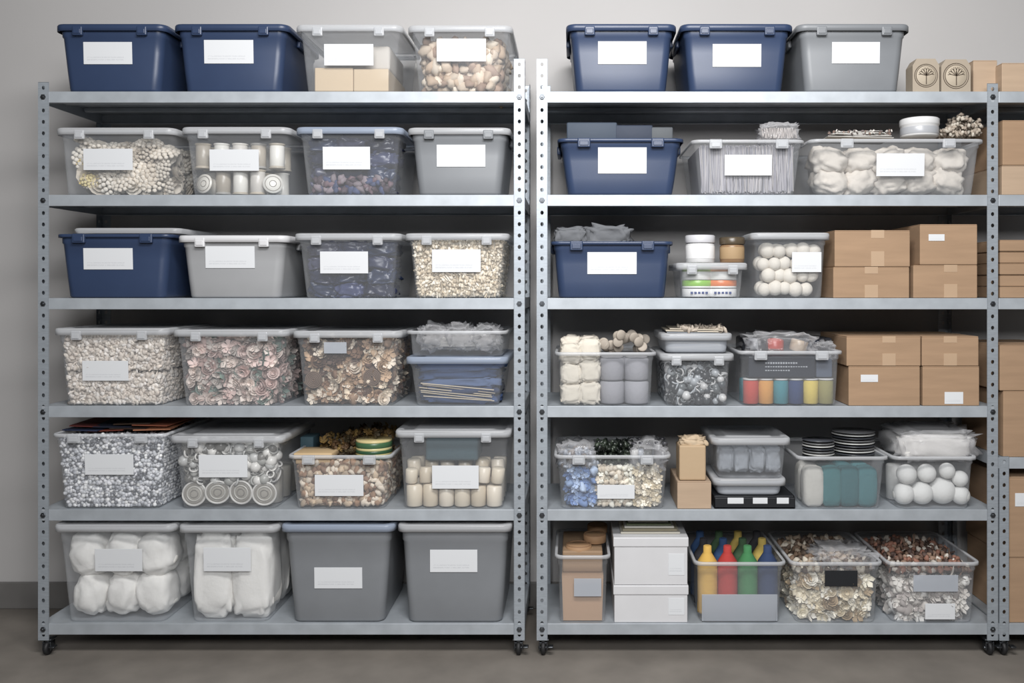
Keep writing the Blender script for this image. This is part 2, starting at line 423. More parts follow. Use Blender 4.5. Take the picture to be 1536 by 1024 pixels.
def c_navyfab(R):
    mb=MB()
    H=R.z1-R.z0
    for k in range(4):
        for i in range(3):
            z=R.z0+(k+.5)*H*.9/4;w=R.hw(z)*2/3
            blob(mb,(R.xc+(i-1)*w*.92+U(-.008,.008),R.yf(z)+.1,z),(w*1.06,.15,H*.27),jit(random.choice(NAVY),.35),.24,2.4,.55,rot=(0,U(-.2,.2),0))
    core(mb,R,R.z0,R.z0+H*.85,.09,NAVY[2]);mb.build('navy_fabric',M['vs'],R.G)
def c_navymix(R):
    c_navyfab(R)
    scatter(R,.03,ROCK,[C(104,84,92),C(120,110,116),C(66,54,62),C(56,66,98)],R.z0+.08,layers=1,rowtop=False,nm='trimmings',docore=False)
CHIP=[(np.array([(-.8,-.12,0),(0,-.16,.12),(.8,-.1,0),(.8,.1,.02),(0,.14,.14),(-.8,.12,.02)]),[(0,1,4,5),(1,2,3,4)])]
def c_shred(R): scatter(R,.015,CHIP+ROCK[:1],[C(216,206,188),C(204,192,172),C(226,218,204),C(194,180,158)],Z(360),nm='wood_shavings',size=(.9,1.4),layers=3)
def c_fluff(R):
    H=R.z1-R.z0
    cc=[C(210,202,192),C(200,190,180),C(218,212,206),C(190,180,170)]
    scatter(R,.016,ROCK+CHIP,cc,R.z0+H*.43,nm='felt_scraps',layers=2,size=(1,1.7),jx=.5)
    scatter(R,.016,ROCK+CHIP,cc,R.z0+H*.92,zlo=R.z0+H*.46,nm='felt_scraps',layers=2,size=(1,1.7),jx=.5)
def c_pflow(R): scatter(R,.042,FLOW+[ROSE],PINK,Z(508),nm='dried_flowers',size=(1,1.5),layers=3,pack=.66)
def c_bflow(R):
    scatter(R,.040,FLOW+ROCK[:1]+FLOW+[ROSE],BROWN,Z(510),nm='dried_flowers',size=(.9,1.5),layers=3,pack=.66)
    mb=MB()
    for x,z in((R.xc-.13,Z(570)),(R.xc+.09,Z(566))):
        for k in range(5): mb.add(torus(.006+.006*k,.003,18,6),TR((x,R.yf(z)+.004,z),(math.pi/2,0,0)),C(110,90,76))
        mb.add(cyl(.032,.004,.001),TR((x,R.yf(z)+.011,z),(math.pi/2,0,0)),C(60,48,42))
    mb.build('coiled_twigs',M['vm'],R.G)
def c_beads(R): scatter(R,.0145,[ICO[2]],[C(210,210,214),C(190,192,196),C(222,222,222),C(166,168,174),C(104,106,112)],Z(656),nm='beads',mat='vs',size=(.85,1.15),layers=3,pack=.78,jx=.6)
def c_lids(R):
    mb=MB()
    scatter(R,.03,[TOR,TOR,ICO[2]],[C(180,180,178),C(156,156,152),C(204,202,198),C(110,108,104)],Z(664),nm='metal_rings',mat='vs',zlo=R.z0+.085,size=(.9,1.5),docore=False,jx=.5,layers=3)
    for row in range(2):
      for i in range(4):
        z=R.z0+.05+row*.07;w=R.hw(z)-.047;x=R.xc-w+2*w*(i+(.0 if row==0 else U(-.1,.1)))/3;yy=R.yf(z)+.010+row*.05
        e=(math.pi/2+U(-.1,.15)-row*.3,0,U(-.25,.25));Mx=TR((x,yy,z+U(-.003,.006)),e)
        for q,r_,c_ in((.043,.004,C(212,210,206)),(.034,.002,C(150,146,140)),(.026,.0025,C(196,194,188)),(.014,.002,C(140,136,130))): mb.add(torus(q,r_,32,6),Mx,c_)
        mb.add(cyl(.044,.012,.002,28),Mx@TR((0,0,-.013)),C(166,162,154))
    for i in range(5):
        for dy in(.1,.2,.3):
            z=R.z0;w=R.hw(z)-.045;mb.add(cyl(.042,.12,.003),TR((R.xc-w+2*w*i/4,R.yf(z)+dy,z)),jit(C(160,156,148)))
    mb.build('jar_lids',M['vs'],R.G)
def c_nuts(R):
    scatter(R,.027,ROCK,[C(188,168,144),C(144,114,90),C(208,196,180),C(124,98,80),C(170,152,132)],Z(698),nm='polished_stones',size=(1,1.5))
    mb=MB()
    for k in range(240):
        x=X(U(482,582),.2);z=Z(U(640,672),.2)-.0;y=U(.10,.32)
        mb.add(random.choice(FLOW),TR((x,y,z-.05*abs(x-X(540))/.2),RND(),(.035,.035,.05)),jit(random.choice([C(106,82,44),C(84,62,38),C(130,106,60),C(64,54,34)]),.2))
    blob(mb,(X(535,.2),.22,Z(690,.2)),(.22,.24,.10),C(60,48,32),.2,3,.7)
    mb.build('dried_leaves',M['vm'],R.G)
    mb=MB();x=X(555,.05)
    for i,(a,b,c) in enumerate([(0,.012,C(58,90,62)),(.012,.02,C(190,178,120)),(.02,.032,C(52,84,60)),(.032,.042,C(200,190,140)),(.042,.062,C(66,100,70)),(.062,.07,C(206,190,140))]):
        mb.add(cyl(.07-.001*(i%2),b-a,.001,28),TR((x,.12,Z(690,.05)+a)),c)
    mb.build('patterned_tin',M['vs'],R.G)
    mb=MB();mb.add(rb(X(442,.05),X(500,.05),.03,.17,Z(688,.05),Z(678,.05),.006),None,C(192,166,128));mb.add(rb(X(445,.05),X(497,.05),.035,.16,Z(695,.05),Z(688,.05),.004),None,C(176,148,110))
    mb.add(rb(X(450,.2),X(470,.2),.2,.3,Z(700,.2),Z(655,.2),.004),None,C(60,86,96));mb.build('craft_boxes',M['vm'],R.G)
def c_candles(R):
    mb=MB();cc=[C(218,207,188),C(208,195,174),C(224,214,198)]
    cylrow(mb,R,6,.031,.085,R.z0,cc);cylrow(mb,R,6,.031,.10,R.z0,cc,.07);cylrow(mb,R,6,.031,.10,R.z0,cc,.14);cylrow(mb,R,6,.031,.10,R.z0,cc,.22)
    cylrow(mb,R,7,.025,.06,R.z0+.088,cc,.004,tilt=.12)
    cylrow(mb,R,6,.028,.065,R.z0+.102,cc,.07,tilt=.1);cylrow(mb,R,6,.028,.06,R.z0+.102,cc,.15,tilt=.1)
    mb.build('candles',M['vs'],R.G)
    mb=MB();z=R.z0+.17
    mb.add(rb(R.xc-.11,R.xc+.09,R.yf(z)+.03,R.yf(z)+.2,z-.0,z+.085,.01),None,C(62,84,92));mb.build('teal_box',M['vc'],R.G)
def c_towel32(R):
    mb=MB();H=R.z1-R.z0
    for k in range(2):
        for i in range(3):
            z=R.z0+H*(.235+.42*k);w=R.hw(z)*2/3
            for d in(0,.17): blob(mb,(R.xc+(i-1)*w*.95+U(-.006,.006),R.yf(z)+.09+d,z+U(0,.012)-.0),(w*1.05,.17,H*.475),C(238,236,232),.11,1.5,.72,rot=(0,U(-.25,.25),0))
    mb.build('rolled_towels',M['vc'],R.G)
def c_towel2(R):
    mb=MB();H=R.z1-R.z0
    for i in range(2):
        z=R.z0+H*.45;w=R.hw(z)
        for d in(0,.17): blob(mb,(R.xc+(i-.5)*w*.97,R.yf(z)+.09+d,R.z0+H*.455),(w*1.02,.165,H*.92),C(236,234,230),.10,2.0,.5)
    mb.build('folded_towels',M['vc'],R.G)
def c_bluecloth(R):
    mb=MB();H=R.z1-R.z0
    for k in range(5):
        z=R.z0+H*(.12+.18*k);blob(mb,(R.xc,R.yf(z)+.128,z),(R.hw(z)*1.92,.23,H*.25),[C(60,82,124),C(42,56,88),C(80,98,132),C(46,68,106),C(64,88,130)][k],.14,2.5,.42,rot=(0,U(-.04,.04),0))
    mb.build('blue_fabric',M['vc'],R.G)
    mb=MB()
    for k in range(6):
        z=R.z0+.010+k*.009;mb.add(cubeT,TR((R.xc+U(-.01,.01),R.yf(z)+.006,z+.012),(0,U(.04,.12),U(-.02,.02)),(R.hw(z)*1.75,.004,.003)),jit(random.choice([C(196,184,164),C(170,166,160),C(150,140,128)])),False)
    mb.build('wooden_sticks',M['vm'],R.G)
def c_crumple(R,col=C(190,190,192),top=None):
    mb=MB();H=(top or R.z1)-R.z0
    for i in range(3):
        z=R.z0+H*.52;w=R.hw(z)*2/3;blob(mb,(R.xc+(i-1)*w*.88,R.yf(z)+.12,z),(w*1.0,.2,H*.86),jit(col),.3,3.5,.7)
    mb.build('crumpled_plastic',M['film'],R.G)
    mb=MB();z=R.z0+H*.4;blob(mb,(R.xc,R.yf(z)+.14,z),(R.hw(z)*1.7,.2,H*.6),C(160,158,156),.2,3,.6);mb.build('packets',M['vc'],R.G)
def B(r): return SZ[r-1]
# ---------------- LEFT RACK
make_bin('navy_storage_bin',83,251,37,B(1),'navy','navy',[(125,63,198,96)])
make_bin('navy_storage_bin',260,434,37,B(1),'navy','navy',[(306,60,380,95)])
make_bin('clear_bin_of_wood_blocks',443,604,38,B(1),'clear','clear',[(486,66,560,98)],contents=c_wood)
make_bin('clear_bin_of_wood_chips',611,769,39,B(1),'clear','clear',[(655,58,729,92)],contents=c_rocks)
make_bin('clear_bin_of_crochet_rosettes',83,264,192,B(2),'clear','clear',[(125,223,199,255)],contents=c_rosette,ins=6)
make_bin('clear_bin_of_ribbon_spools',271,436,191,B(2),'clear','clear',[(314,224,388,256)],contents=c_spools)
make_bin('clear_bin_of_navy_fabric',443,605,191,B(2),'clear','blue',[(484,220,555,254)],contents=c_navymix)
make_bin('grey_storage_bin',611,766,192,B(2),'grey','clear',[(655,217,728,250)])
R=make_bin('navy_storage_bin',84,258,351,B(3),'navy',None,[(125,372,199,404)])
G=group('clear_bin_lid',(X(180),.2,Z(350)))
MB().add(loft([(Z(350)+.002,.20,.19,.03),(Z(350)+.016,.205,.195,.03),(Z(350)+.022,.20,.19,.03),(Z(350)+.022,.18,.17,.03),(Z(350)+.016,.175,.165,.03)],X(180)+.01,.215,False,True)).build('lid',M['rim'],G)
make_bin('light_grey_storage_bin',266,433,353,B(3),'lgrey','white',[(308,369,382,402)])
make_bin('clear_bin_of_navy_fabric',441,602,350,B(3),'clear','clear',[(480,377,552,410)],contents=c_navyfab)
make_bin('clear_bin_of_wood_shavings',607,764,350,B(3),'clear','clear',[(648,374,721,408)],contents=c_shred)
make_bin('clear_bin_of_felt_scraps',80,252,492,B(4),'clear','clear',[(123,541,192,571)],contents=c_fluff)
make_bin('clear_bin_of_dried_flowers',258,433,494,B(4),'clear','clear',contents=c_pflow)
make_bin('clear_bin_of_dried_flowers',438,603,496,B(4),'clear','clear',[(486,513,520,530,'frost','sticker')],contents=c_bflow)
make_bin('clear_bin_of_blue_fabric',608,762,535,B(4),'clear','blue',contents=c_bluecloth,clips=False)
make_bin('clear_bin_of_packets',608,761,496,Z(535)+.001,'clear',None,contents=lambda R:c_crumple(R,top=R.z1+.03),clips=False,ins=3,depth=.38,y0=.0)
def folders(R):
    c_beads(R);mb=MB()
    for i,c in enumerate([C(40,50,78),C(130,60,44),C(60,44,38),C(170,114,84),C(104,44,40),C(34,40,60),C(70,52,40),C(150,88,64)]):
        x=R.xc-.15+.085*(i%4);z=Z(650)+.002+.006*(i//2)
        mb.add(cubeT,TR((x+.02,.2+U(-.02,.02),z),(U(-.03,.03),U(-.06,.06),U(-.15,.15)),(.14,.27,.004)),c,False)
    mb.build('paper_folders',M['vm'],R.G)
make_bin('clear_bin_of_beads',77,250,650,B(5),'clear',None,[(127,681,200,712)],contents=folders)
make_bin('clear_bin_of_jar_lids',254,427,653,B(5),'clear','clear',[(298,682,371,716)],contents=c_lids)
make_bin('clear_bin_of_polished_stones',431,588,682,B(5),'clear',None,[(472,712,545,744)],contents=c_nuts,ins=7)
make_bin('clear_bin_of_candles',592,767,645,B(5),'clear','clear',[(648,698,718,733)],contents=c_candles,ins=7)
make_bin('clear_bin_of_towels',80,263,786,B(6),'clear','clear',[(142,823,213,857)],contents=c_towel32,ins=12,clips=False)
make_bin('clear_bin_of_towels',267,418,787,B(6),'clear','clear',[(305,821,376,857)],contents=c_towel2,ins=12,clips=False)
make_bin('grey_storage_bin',421,592,786,B(6),'grey','blue',[(471,851,543,883)],ins=11,clips=False)
make_bin('grey_storage_bin',596,768,786,B(6),'grey','clear',[(645,824,716,858)],ins=9,clips=False)
# ---------------- RIGHT RACK
make_bin('navy_storage_bin',849,1015,37,B(1),'navy','navy',[(897,62,970,96)])
make_bin('navy_storage_bin',1020,1190,37,B(1),'navy','navy',[(1069,66,1142,100)])
make_bin('grey_storage_bin',1195,1365,37,B(1),'grey','grey',[(1248,63,1320,95)])
def ornament(x0,x1,yt):
    a,b=X(x0,.02),X(x1,.02);zt=Z(yt);z0=B(1);cx=(a+b)/2;w=(b-a)/2
    G=group('wooden_tree_ornament',(cx,.05,z0));mb=MB()
    def hexa(w,z0,z1,y0,y1):
        pr=[(-w,z0),(w,z0),(w,z0+(z1-z0)*.8),(w*.7,z1),(-w*.7,z1),(-w,z0+(z1-z0)*.8)]
        v=[(cx+p[0],y0,p[1]) for p in pr]+[(cx+p[0],y1,p[1]) for p in pr]
        return (np.array(v),[(0,1,2,3,4,5),(11,10,9,8,7,6)]+[(i+6,(i+1)%6+6,(i+1)%6,i) for i in range(6)])
    mb.add(hexa(w,z0+.001,zt,.02,.09),None,C(160,148,132),False);mb.build('block',M['vm'],G)
    mb=MB();zc=(z0+zt)/2;r=w*.86;dk=C(84,72,60)
    for q in(r,r*.86): mb.add(torus(q,.0014,28,5),TR((cx,.0195,zc),(math.pi/2,0,0)),dk)
    mb.add(cyl(r*.84,.003,.0005,28),TR((cx,.0205,zc),(math.pi/2,0,0)),C(174,162,144))
    mb.add(cubeT,TR((cx,.0165,zc-r*.2),(0,0,0),(.003,.002,r*1.1)),dk,False)
    for k in range(7):
        an=math.radians(-75+25*k);L=r*.55
        mb.add(cubeT,TR((cx+math.sin(an)*L/2,.0165,zc+.0+math.cos(an)*L/2),(0,an,0),(.0022,.002,L)),dk,False)
        for q in(-.5,.5): mb.add(cubeT,TR((cx+math.sin(an)*L*.9+math.sin(an+q)*L*.15,.0165,zc+math.cos(an)*L*.9+math.cos(an+q)*L*.15),(0,an+q,0),(.0016,.002,L*.45)),dk,False)
    mb.build('tree_carving',M['vm'],G)
ornament(1369,1409,86);ornament(1412,1456,87)
def carton(x0,x1,yt,base,y0=.008,dep=.36,tape=True,label=None,mat='kraft',name='cardboard_box'):
    a,b=X(x0,y0),X(x1,y0);zt=Z(yt,y0) if yt<3000 else yt;z0=base+.0008;cx=(a+b)/2
    G=group(name,(cx,y0+dep/2,z0));mb=MB()
    mb.add(rb(a,b,y0,y0+dep,z0,zt-.004,.0025),sm=False)
    mb.add(rb(a+.0008,b-.0008,y0+.0006,y0+dep/2-.0008,zt-.0042,zt-.0006,.001,1),sm=False)
    mb.add(rb(a+.0008,b-.0008,y0+dep/2+.0008,y0+dep-.0006,zt-.0042,zt-.0006,.001,1),sm=False)
    mb.build('carton',M[mat],G)
    if tape:
        t=MB();w=min(.025,(b-a)*.16);h=(zt-z0)
        cc=cx+(.02 if tape==2 else 0)
        t.add(rb(cc-w,cc+w,y0-.0008,y0+.0004,z0+.001,z0+h*.42,.0003,1),sm=False)
        t.add(rb(cc-w,cc+w,y0-.0008,y0+.0004,zt-h*.22,zt,.0003,1),sm=False)
        t.add(rb(a+.001,b-.001,y0+dep/2-.025,y0+dep/2+.025,zt-.0006,zt+.0002,.0002,1),sm=False)
        t.build('tape',M['tape'],G)
    if label: add_label(G,*label,lambda z:y0-.0012)
    return zt
def kbox(x0,x1,yt,row,**k): return carton(x0,x1,yt,row,**k)
kbox(1460,1496,90,B(1),tape=False,mat='kraft2',y0=.06,dep=.2)
def c_none(R):
    mb=MB()
    for i,(a,b,t,u) in enumerate([(850,925,186,207),(922,978,190,208),(975,1008,193,208)]):
        mb.add(rb(X(a,.1),X(b,.1),.06,.3,Z(u),Z(t,.1),.006),None,[C(64,74,88),C(50,58,74),C(84,88,92)][i])
    mb.add(cubeT,TR((R.xc,.2,R.z1+.004),(0.0,.02,.02),(.40,.3,.004)),C(54,64,84),False)
    mb.build('document_cases',M['vm'],R.G)
make_bin('navy_storage_bin',836,1026,208,B(2),'navy',None,[(897,221,970,260)],ins=11,contents=c_none)
def c_thread(R):
    mb=MB()
    for l in range(3):
        for i in range(110):
            z=(R.z0+R.z1)/2;t=i/109;w=R.hw(R.z0)-.004;x=R.xc-w+2*w*t+U(-.003,.003)
            mb.add(cubeT,TR((x,R.yf(z)+.012+l*.006+U(0,.003),z-.006),(0,U(-.09,.09),U(0,1)),(U(.0015,.004),.004,(R.z1-R.z0)*U(.8,.93))),jit(random.choice([C(166,164,170),C(156,154,162),C(176,174,178),C(148,148,156),C(184,180,180)]),.05),False)
    core(mb,R,R.z0,R.z1-.02,.024,C(156,154,160));mb.build('thread_hanks',M['vm'],R.G)
    mb=MB();blob(mb,(X(1168,.1),.12,Z(206,.1)+.012),(.15,.12,.085),C(190,188,184),.3,4,.6);mb.build('bagged_trim',M['film'],R.G)
    mb=MB()
    for i in range(26):
        mb.add(cubeT,TR((X(1143+i*2,.1),.12,Z(200,.1)),(0,U(-.2,.2),0),(.003,.06,.04)),jit(C(190,182,176)),False)
    mb.build('ribbon_strips',M['vm'],R.G)
make_bin('clear_bin_of_thread_hanks',1037,1208,210,B(2),'clear',None,[(1087,232,1158,263)],contents=c_thread)
def c_wool(R):
    mb=MB()
    for k in range(2):
        for i in range(5):
            H=R.z1-R.z0;z=R.z0+H*(.27+.38*k);w=R.hw(z)*2/5
            blob(mb,(R.xc+(i-2)*w*.93,R.yf(z)+.11,z),(w*1.2,.17,H*.54),jit(C(202,195,186),.06),.18,1.8,.8,rot=(0,U(-.5,.5),0))
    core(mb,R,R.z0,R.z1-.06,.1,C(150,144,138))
    mb.build('wool_bundles',M['vc'],R.G);mb=MB()
    z=Z(207,.1)
    for k in range(8): mb.add(cubeT,TR((X(1287,.1),.14,z-.002+.003*k),(0,U(-.03,.05),U(-.1,.1)),(.25-.012*k,.16,.002)),jit(C(190,187,182)),False)
    for k in range(120): mb.add(cubeT,TR((X(U(1240,1335),.1),U(.05,.12),z+.008+U(0,.014)),RND(),(.009,.006,.004)),random.choice([C(110,100,98),C(200,196,190),C(140,120,110)]),False)
    mb.build('paper_scraps',M['vm'],R.G);mb=MB()
    for k in range(320):
        t=U(0,1);x=X(1412+54*t,.1);hh=(208-180-6*math.sin(9*t))*U(0,1)*(.3+.7*min(1,t*2.5));mb.add(random.choice(ROCK),TR((x,U(.06,.18),z+.006+hh/400),RND(),.018),jit(random.choice([C(170,158,144),C(152,140,128),C(186,178,166)])))
    mb.build('mesh_bag_of_chips',M['vm'],R.G)
    mb=MB();mb.add(revolve([(.002,0),(.066,0),(.07,.004),(.07,.042),(.072,.044),(.073,.046),(.073,.066),(.069,.070),(.002,.070)],32),TR((X(1379,.09),.09,z)),C(214,214,214));mb.add(revolve([(.0705,.008),(.071,.009),(.071,.034),(.0705,.035)],32),TR((X(1379,.09),.09,z)),C(170,172,176));mb.build('white_tub',M['vs'],R.G)
make_bin('clear_bin_of_wool_bundles',1214,1477,209,B(2),'clear',None,[(1315,230,1387,264)],contents=c_wool)
def c_bags(R):
    mb=MB()
    for a,b,t in((832,880,341),(878,946,339)):
        blob(mb,((X(a,.1)+X(b,.1))/2,.13,(Z(t,.1)+Z(368))/2),(X(b)-X(a)+.01,.16,Z(t)-Z(368)+.01),C(104,106,110),.25,3,.5)
    mb.build('grey_fabric_bags',M['vc'],R.G)
make_bin('navy_storage_bin',826,1010,362,B(3),'navy',None,[(881,378,955,411)],contents=c_bags,ins=7)
def c_paint(R):
    mb=MB();z=R.z0
    for i in range(2):
        w=R.hw(z)-.062;x=R.xc-w+2*w*i;r=.06
        for (a,b,c) in((0,.03,C(222,222,222)),(.033,.04,C(222,222,220)),(.04,.062,[C(140,190,80),C(216,124,74)][i]),(.064,.095,C(220,220,218)),(.095,.115,[C(186,206,154),C(224,178,152)][i])):
            mb.add(cyl(r,b-a,.001,28),TR((x,R.yf(z)+r+.003,z+a)),c)
        for q in range(5): mb.add(cubeT,TR((x-.03+q*.014,R.yf(z)+.0035,z+.015),(0,0,0),(.009,.003,.008)),C(40,60,120),False)
        mb.add(cyl(.05,.1),TR((x,.2,z)),C(200,200,200))
    mb.build('paint_tubs',M['vs'],R.G)
make_bin('clear_bin_of_paint_tubs',1014,1122,394,B(3),'clear','clear',contents=c_paint,ins=4,depth=.3)
def jar(name,px,r,yt,z0,y,body,lid,band=None):
    x=X(px,y);zt=Z(yt,y);h=zt-z0;G=group(name,(x,y,z0))
    MB().add(revolve([(.002,.0005),(r-.004,.0005),(r,.004),(r,h*.66),(r-.006,h*.72),(.002,h*.72)],28),TR((x,y,z0)),body).build('jar_body',M['vs'],G)
    mb=MB().add(revolve([(.002,h*.72),(r+.001,h*.72),(r+.002,h*.74),(r+.002,h-.003),(r-.002,h),(.002,h)],28),TR((x,y,z0)),lid)
    mb.build('jar_lid',M['vs'],G)
    if band:
        MB().add(revolve([(r+.0006,h*.15),(r+.001,h*.16),(r+.001,h*.6),(r+.0006,h*.61)],28),TR((x,y,z0)),band).build('jar_label',M['vm'],G)
zj=Z(394)+.0005
jar('plastic_jar',1050,.055,353,zj,.07,C(216,216,216),C(200,200,204),C(228,228,228))
jar('plastic_jar',1098,.046,356,zj,.07,C(140,112,84),C(84,74,60),C(164,138,104))
def c_balls(R):
    mb=MB();s=.058
    for l in range(2):
        for k in range(4):
            z=R.z0+.03+k*.048
            for i in range(5):
                w=R.hw(z)-.03;x=R.xc-w+2*w*(i+(.5 if k%2 else 0)+U(-.1,.1))/4.5;mb.add(ICO[4],TR((x,R.yf(z)+.034+l*.05+U(0,.01),z+U(-.004,.004)),(0,0,0),s*U(.85,1.05)),jit(C(216,210,200),.05))
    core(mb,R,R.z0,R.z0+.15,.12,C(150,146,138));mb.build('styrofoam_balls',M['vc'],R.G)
make_bin('clear_bin_of_styrofoam_balls',1126,1246,349,B(3),'clear','clear',[(1188,378,1232,408)],contents=c_balls,ins=5,clips=False)
z=kbox(1250,1364,400,B(3));kbox(1252,1365,345,z,tape=2)
z=kbox(1370,1466,397,B(3),tape=2);kbox(1380,1466,336,z,tape=False,label=(1394,351,1418,361))
def rollcol(mb,x,y,z0,r,h,col,n=1,wr=.05):
    for k in range(n):
        hh=h/n;blob(mb,(x,y,z0+hh*(k+.5)),(2*r,2*r,hh*1.06),jit(col,.05),wr,3,.5)
def c_feltrolls(R):
    mb=MB();z=R.z0;x0=R.xc-R.hw(z);W2=2*R.hw(z)
    for i in range(2): rollcol(mb,x0+W2*(.11+.21*i),R.yf(z)+.047,z,.042,.225+.02*i,C(212,205,192),3,.14);rollcol(mb,x0+W2*(.11+.21*i),R.yf(z)+.14,z,.042,.25,C(206,198,186),3,.14)
    mb.build('wool_rolls',M['vc'],R.G)
    mb=MB()
    for i in range(2):
        x=x0+W2*(.58+.28*i)
        for k in range(8): mb.add(torus(.005+.005*k,.0032,20,5),TR((x,R.yf(z)+.05,z+.175)),C(150,150,154))
        for j in range(2): mb.add(cyl(.047,.085,.006),TR((x,R.yf(z)+.052,z+.088*j)),jit(C(150,150,156),.06))
        mb.add(cyl(.048,.17),TR((x,R.yf(z)+.16,z)),C(140,140,146))
    mb.build('felt_rolls',M['vc'],R.G)
    mb=MB()
    for k in range(26):
        x=X(U(905,978),.1);y=U(.05,.2);zz=Z(U(500,524),y)+.0;mb.add(cyl(.02,.012,.003,16),TR((x,y,zz),(1.57+U(-.5,.5),U(-.3,.3),U(-.6,.6))),jit(C(172,162,150)))
    mb.build('wooden_discs',M['vm'],R.G)
make_bin('clear_bin_of_felt_rolls',832,985,528,B(4),'clear',None,contents=c_feltrolls,ins=4,clips=False)
def c_rings(R): scatter(R,.026,[TOR,ICO[2],TOR],[C(60,64,68),C(44,46,50),C(150,154,158),C(90,94,96),C(180,180,180)],Z(550),nm='metal_rings',mat='vs',size=(1,1.5))
make_bin('clear_bin_of_metal_rings',990,1102,530,B(4),'clear','clear',contents=c_rings,ins=4)
def c_sheets(R):
    mb=MB()
    for k in range(12): mb.add(cubeT,TR((R.xc+U(-.01,.01),.19,R.z0+.01+k*.0065),(0,U(-.04,.04),U(-.05,.05)),(.2,.27,.004)),jit(random.choice([C(120,124,130),C(90,96,104),C(190,180,164)])),False)
    mb.build('craft_sheets',M['vm'],R.G);mb=MB()
    for k in range(60): mb.add(random.choice(ROCK),TR((X(U(1018,1086),.1),U(.05,.2),R.z1+.018+U(0,.008)),RND(),(.03,.03,.018)),jit(C(184,172,158)))
    mb.build('paper_scraps',M['vm'],R.G)
make_bin('grey_tray_of_craft_sheets',992,1100,500,Z(530)+.001,'frost','clear',contents=c_sheets,ins=2,clips=False,depth=.36,y0=.0)
def c_colspool(R):
    mb=MB();z=R.z0;cols=[C(176,72,62),C(196,142,76),C(62,124,134),C(44,60,100),C(200,180,96),C(140,134,88)]
    n=6
    for i in range(n):
        w=R.hw(z)-.03;x=R.xc-w+2*w*i/(n-1);mb.add(cyl(.029,.09,.004),TR((x,R.yf(z)+.034,z)),cols[i]);mb.add(cyl(.03,.006,.001),TR((x,R.yf(z)+.034,z+.09)),C(190,190,190));mb.add(cyl(.029,.09,.004),TR((x,R.yf(z)+.11,z)),cols[(i+2)%6])
    mb.build('thread_spools',M['vc'],R.G);mb=MB()
    zb=z+.1
    mb.add(rb(R.xc-R.hw(zb)+.02,R.xc+R.hw(zb)*.55,R.yf(zb)+.005,R.yf(zb)+.2,zb,zb+.082,.006),None,C(40,44,54),False)
    for k,(w,h) in enumerate([(.12,.006),(.16,.004),(.09,.004)]):
        for q in range(int(w/.009)): mb.add(cubeT,TR((R.xc-.09+q*.0095,R.yf(zb)+.0045,zb+.056-k*.014),(0,0,0),(.0065,.001,h*U(.7,1.2))),C(170,174,180),False)
    mb.add(rb(R.xc+R.hw(zb)*.58,R.xc+R.hw(zb)-.012,R.yf(zb)+.02,R.yf(zb)+.2,zb,zb+.07,.006),None,C(84,92,108),False)
    mb.build('thread_carton',M['vs'],R.G);mb=MB()
    z2=R.z1
    for a,c in((1140,C(40,42,48)),(1162,C(180,64,50)),(1196,C(200,180,156)),(1130,C(150,152,156)),(1215,C(44,48,58))):
        mb.add(cyl(.034,.045),TR((X(a,.12),.12,z2-.01),(U(-.3,.3),U(-.3,.3),0)),c)
    mb.add(rb(X(1112,.2),X(1245,.2),.16,.33,z2-.03,z2+.04,.01),None,C(54,56,62));mb.build('spools_and_tins',M['vs'],R.G)
    mb=MB();blob(mb,(X(1170,.12),.15,z2+.015),(.27,.24,.10),C(150,152,156),.28,4,.55);blob(mb,(X(1232,.12),.12,z2-.01),(.09,.16,.08),C(150,152,156),.3,4,.6);mb.build('plastic_bag',M['film'],R.G)
make_bin('clear_bin_of_thread_spools',1107,1265,526,B(4),'clear',None,contents=c_colspool,ins=4)
z=kbox(1273,1380,549,B(4),tape=False,label=(1292,562,1318,573));kbox(1270,1381,504,z,tape=2)
z=kbox(1384,1469,549,B(4),tape=False,label=(1418,588,1446,606));kbox(1383,1468,504,z,tape=True)
def c_bluebits(R):
    scatter(R,.036,FLOW+ROCK[:1],[C(136,158,192),C(106,130,172),C(170,186,210)],Z(696),xr=(0,.33),rowtop=False,nm='blue_flowers',layers=3)
    scatter(R,.024,ROCK+FLOW[:1],CREAM,Z(698),xr=(.34,.72),rowtop=False,nm='cream_shells',layers=3)
    scatter(R,.03,FLOW,[C(216,206,188),C(200,188,164),C(226,220,206)],Z(700),xr=(.72,1),rowtop=False,nm='cream_flowers',layers=3)
    mb=MB();core(mb,R,R.z0,Z(702),.07,C(150,146,140));z=Z(702)
    mb.build('tray',M['vm'],R.G);mb=MB()
    for k in range(10):
        x=X(950+(k%5)*11.5,.1);y=.06+.10*(k//5)+U(0,.02);c=random.choice([C(130,130,132),C(180,180,180),C(90,92,90),C(150,156,164),C(200,200,198)])
        mb.add(cyl(.015,U(.05,.08),.003,14),TR((x,y,z),(U(-.2,.2),U(-.2,.2),0)),c);mb.add(cyl(.011,.012,.002,14),TR((x,y,z+.075)),C(70,70,74))
    mb.build('small_bottles',M['vs'],R.G)
    mb=MB()
    for k in range(260): mb.add(random.choice(ROCK+FLOW),TR((X(U(893,948),.1),U(.04,.2),z+U(.0,.08)),RND(),.024),jit(random.choice([C(40,46,40),C(30,34,32),C(60,68,58)]),.3))
    for k in range(150): mb.add(random.choice(ROCK),TR((X(U(840,895),.1),U(.02,.2),z+U(-.01,.055)),RND(),.026),jit(random.choice([C(196,200,208),C(150,156,166),C(120,110,104)]),.1))
    mb.build('dark_berries',M['vs'],R.G)
    mb=MB();blob(mb,(X(866,.1),.11,z+.03),(.15,.2,.11),C(200,200,200),.3,4,.6);blob(mb,(X(970,.1),.11,z+.03),(.15,.2,.11),C(200,200,200),.3,4,.6);mb.build('plastic_bags',M['film'],R.G)
make_bin('clear_bin_of_craft_supplies',831,1007,682,B(5),'clear',None,[(896,727,952,748)],contents=c_bluebits,ins=6)
